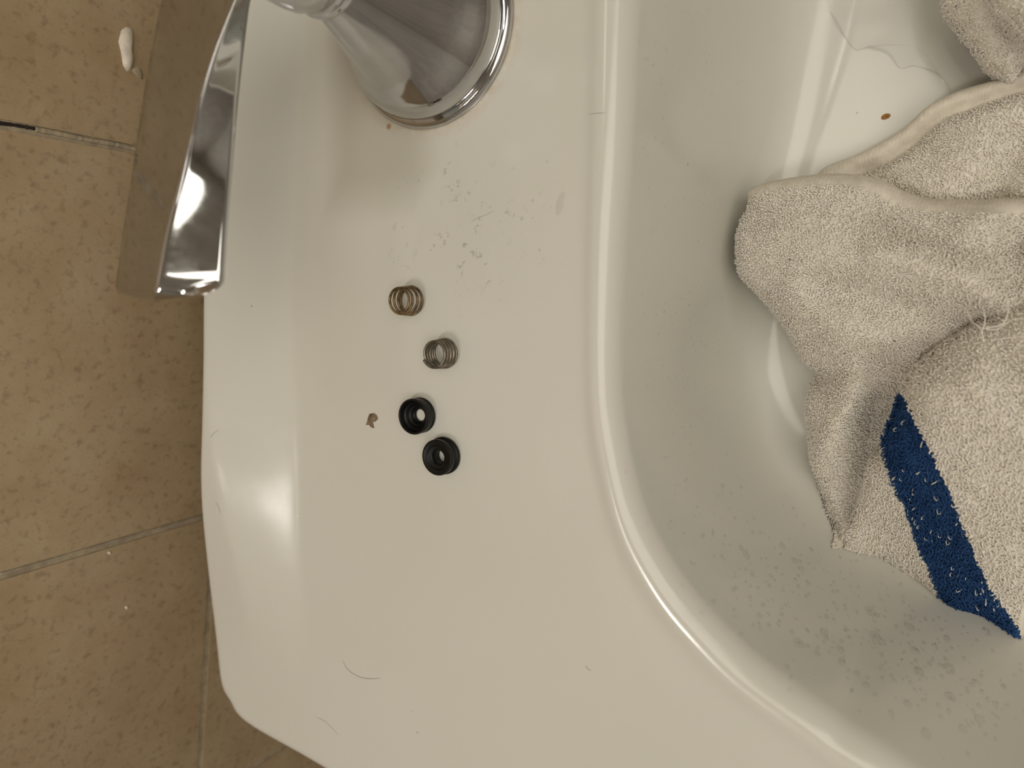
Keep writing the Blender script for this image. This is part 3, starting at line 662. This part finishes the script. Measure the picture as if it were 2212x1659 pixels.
# ------------------------------------------------------------------ water: drops and a thin puddle
def drop_shape(nseg=16, rings=4, h=.42):
    V = [(0, 0, h)]; F = []
    for k in range(1, rings + 1):
        a = k / rings * math.pi / 2 * .96
        for j in range(nseg):
            t = j / nseg * 2 * math.pi; V.append((math.sin(a) * math.cos(t), math.sin(a) * math.sin(t), h * math.cos(a)))
    for j in range(nseg): F.append((0, 1 + j, 1 + (j + 1) % nseg))
    for k in range(rings - 1):
        for j in range(nseg): a = 1 + k * nseg + j; b = 1 + k * nseg + (j + 1) % nseg; F.append((a, a + nseg, b + nseg, b))
    return V, F
def drop_matrix(h_, n_, r, stretch, hscale=1.):
    zax = n_.normalized(); dwn = Vector((0, 0, -1)); x = dwn - zax * dwn.dot(zax)
    x = x.normalized() if x.length > .15 else Vector((math.cos(r * 9e4), math.sin(r * 9e4), 0)); x = (x - zax * x.dot(zax)).normalized(); y = zax.cross(x)
    m = Matrix((x * r * stretch, y * r, zax * r * hscale)).transposed().to_4x4(); m.translation = h_ + Vector((0, 0, ZO)); return m
dv, df = drop_shape(20, 5)
dm = bpy.data.meshes.new('water_drop'); dm.from_pydata(dv, [], df); dm.update(); dm.polygons.foreach_set('use_smooth', [True] * len(dm.polygons)); dm.materials.append(M_WAT)
big = [(1600, 1185, 8), (1612, 1200, 9), (1716, 1211, 8), (1730, 1228, 7), (1590, 1270, 6), (1745, 1260, 6), (1880, 1322, 12), (1785, 1332, 6), (1890, 1375, 13), (1965, 1355, 11), (1725, 1390, 12), (1780, 1368, 9), (1815, 1402, 9), (1710, 1365, 6), (1765, 1412, 7), (1818, 1430, 8), (1850, 1455, 7), (1870, 1480, 8), (1975, 1405, 10), (2050, 1445, 11), (1985, 1450, 9), (1905, 1465, 5), (1932, 1470, 5), (2052, 1505, 11), (2115, 1555, 9), (1960, 1520, 8), (1925, 1540, 6), (2000, 1585, 9), (2080, 1575, 8), (1660, 1350, 5), (1640, 1330, 7), (1625, 1240, 6), (1690, 1180, 9), (1560, 1050, 6), (1600, 1052, 6), (1665, 1245, 6), (1900, 1390, 5), (2045, 1380, 8), (2100, 1480, 6), (2150, 1520, 6), (1540, 1300, 5), (1700, 1440, 6), (1890, 1500, 5), (1830, 1360, 5)]
DG = 'larger water drops clinging inside the basin'
for u, v, r in big:
    h_, n_ = hit(u, v)
    if h_ is None: continue
    o = bpy.data.objects.new('water_drop', dm); COL.objects.link(o)
    o.matrix_world = drop_matrix(h_, n_, r * .00016, random.uniform(1.05, 1.5), .75)
    tag(o, 'clear water drop on the basin slope below the washcloth', 'water drop', DG)
for (u, v, r, s_), lb in zip([(853, 490, 6, 1.6), (1211, 440, 9, 2.6), (879, 530, 4, 1.2)], ['crescent-bright water drop on the deck left of the grimy patch', 'long bright water drop on the deck near the basin rim', 'tiny water drop on the deck above the rusty spring']):
    h_, n_ = hit(u, v); o = bpy.data.objects.new('water_drop', dm); COL.objects.link(o)
    m = drop_matrix(h_, n_, r * .00016, 1, .8); ang = math.radians(80); 
    o.matrix_world = Matrix.Translation(m.translation) @ Matrix.Rotation(ang, 4, 'Z') @ Matrix.Diagonal((r * .00016 * s_, r * .00016, r * .00012, 1)); tag(o, lb, 'water drop')
# mist of small droplets: one object
sv, sf = drop_shape(8, 2); sv = np.array(sv); VV = []; FF = []; cnt = 0
def scatter(n, reg, rmin, rmax):
    global cnt
    k = 0; tries = 0
    while k < n and tries < n * 8:
        tries += 1; u, v = reg(); 
        if towel_px is not None and inpoly(np.array([[u, v]]), towel_px)[0]: continue
        h_, n_ = hit(u, v)
        if h_ is None: continue
        r = random.uniform(rmin, rmax) ** 1.0
        m = drop_matrix(h_, n_, r, random.uniform(1, 1.9), .8); m.translation -= Vector((0, 0, ZO))
        A = np.c_[sv, np.ones(len(sv))] @ np.array(m).T; VV.append(A[:, :3]); FF.extend([tuple(i + cnt for i in f) for f in sf]); cnt += len(sv); k += 1
towel_px = np.array([(2212, 100), (2000, 220), (1850, 340), (1600, 390), (1570, 550), (1740, 820), (1730, 950), (1800, 1190), (1900, 1215), (2060, 1330), (2212, 1390)], float)
scatter(420, lambda: (lambda t: (1560 + 620 * t + random.gauss(0, 75), 1170 + 330 * t + random.gauss(0, 85)))(random.random()), .00028, .0008)
scatter(150, lambda: (random.gauss(1490, 50), random.gauss(730, 110)), .00022, .0005)
scatter(110, lambda: (random.uniform(1380, 1600), random.uniform(0, 520)), .00018, .0005)
scatter(60, lambda: (random.gauss(1480, 60), random.gauss(1020, 90)), .0002, .0005)
o = mesh('water_droplets', np.concatenate(VV), FF, M_WAT); tag(o, 'fine mist of tiny water droplets spattered over the inner basin slope', 'water droplets', kind='stuff')
# puddle at the back of the bowl floor
def puddle(name, outline, h, ripple, label):
    poly = catmull(np.array([P(u, v, -.098)[:2] for u, v in outline]), 8, closed=True); c_ = poly.mean(0); n = len(poly); V = []; R_ = 34
    zc_ = -1.
    for k in range(R_ + 1):
        t = k / R_
        for p in poly:
            q = p * t + c_ * (1 - t); hh = basin_bvh.ray_cast(Vector((q[0], q[1], .0)), Vector((0, 0, -1)))[0]
            fz = hh.z if hh is not None else -.1
            e = math.sqrt(max(0, 1 - t ** 10)); rp = ripple * noise.noise(Vector((q[0] * 55, q[1] * 110, 2.))) + ripple * .5 * noise.noise(Vector((q[0] * 130, q[1] * 190, 7.)))
            V.append((q[0], q[1], fz + .00005 + (h + rp) * e * (1 if t < 1 else 0)))
    F = grid_faces(R_ + 1, n)
    o = mesh(name, V, F, M_WAT); return tag(o, label, 'water')
puddle('puddle', [(1790, 20), (1840, 100), (1870, 98), (1915, 108), (1942, 138), (1975, 132), (2020, 146), (2052, 175), (2060, 196), (2100, 180), (2165, 160), (2120, 100), (2085, 50), (2060, -30), (1900, -90), (1780, -60)], .0022, .0024, 'thin rippled puddle of water on the basin floor behind the washcloth')
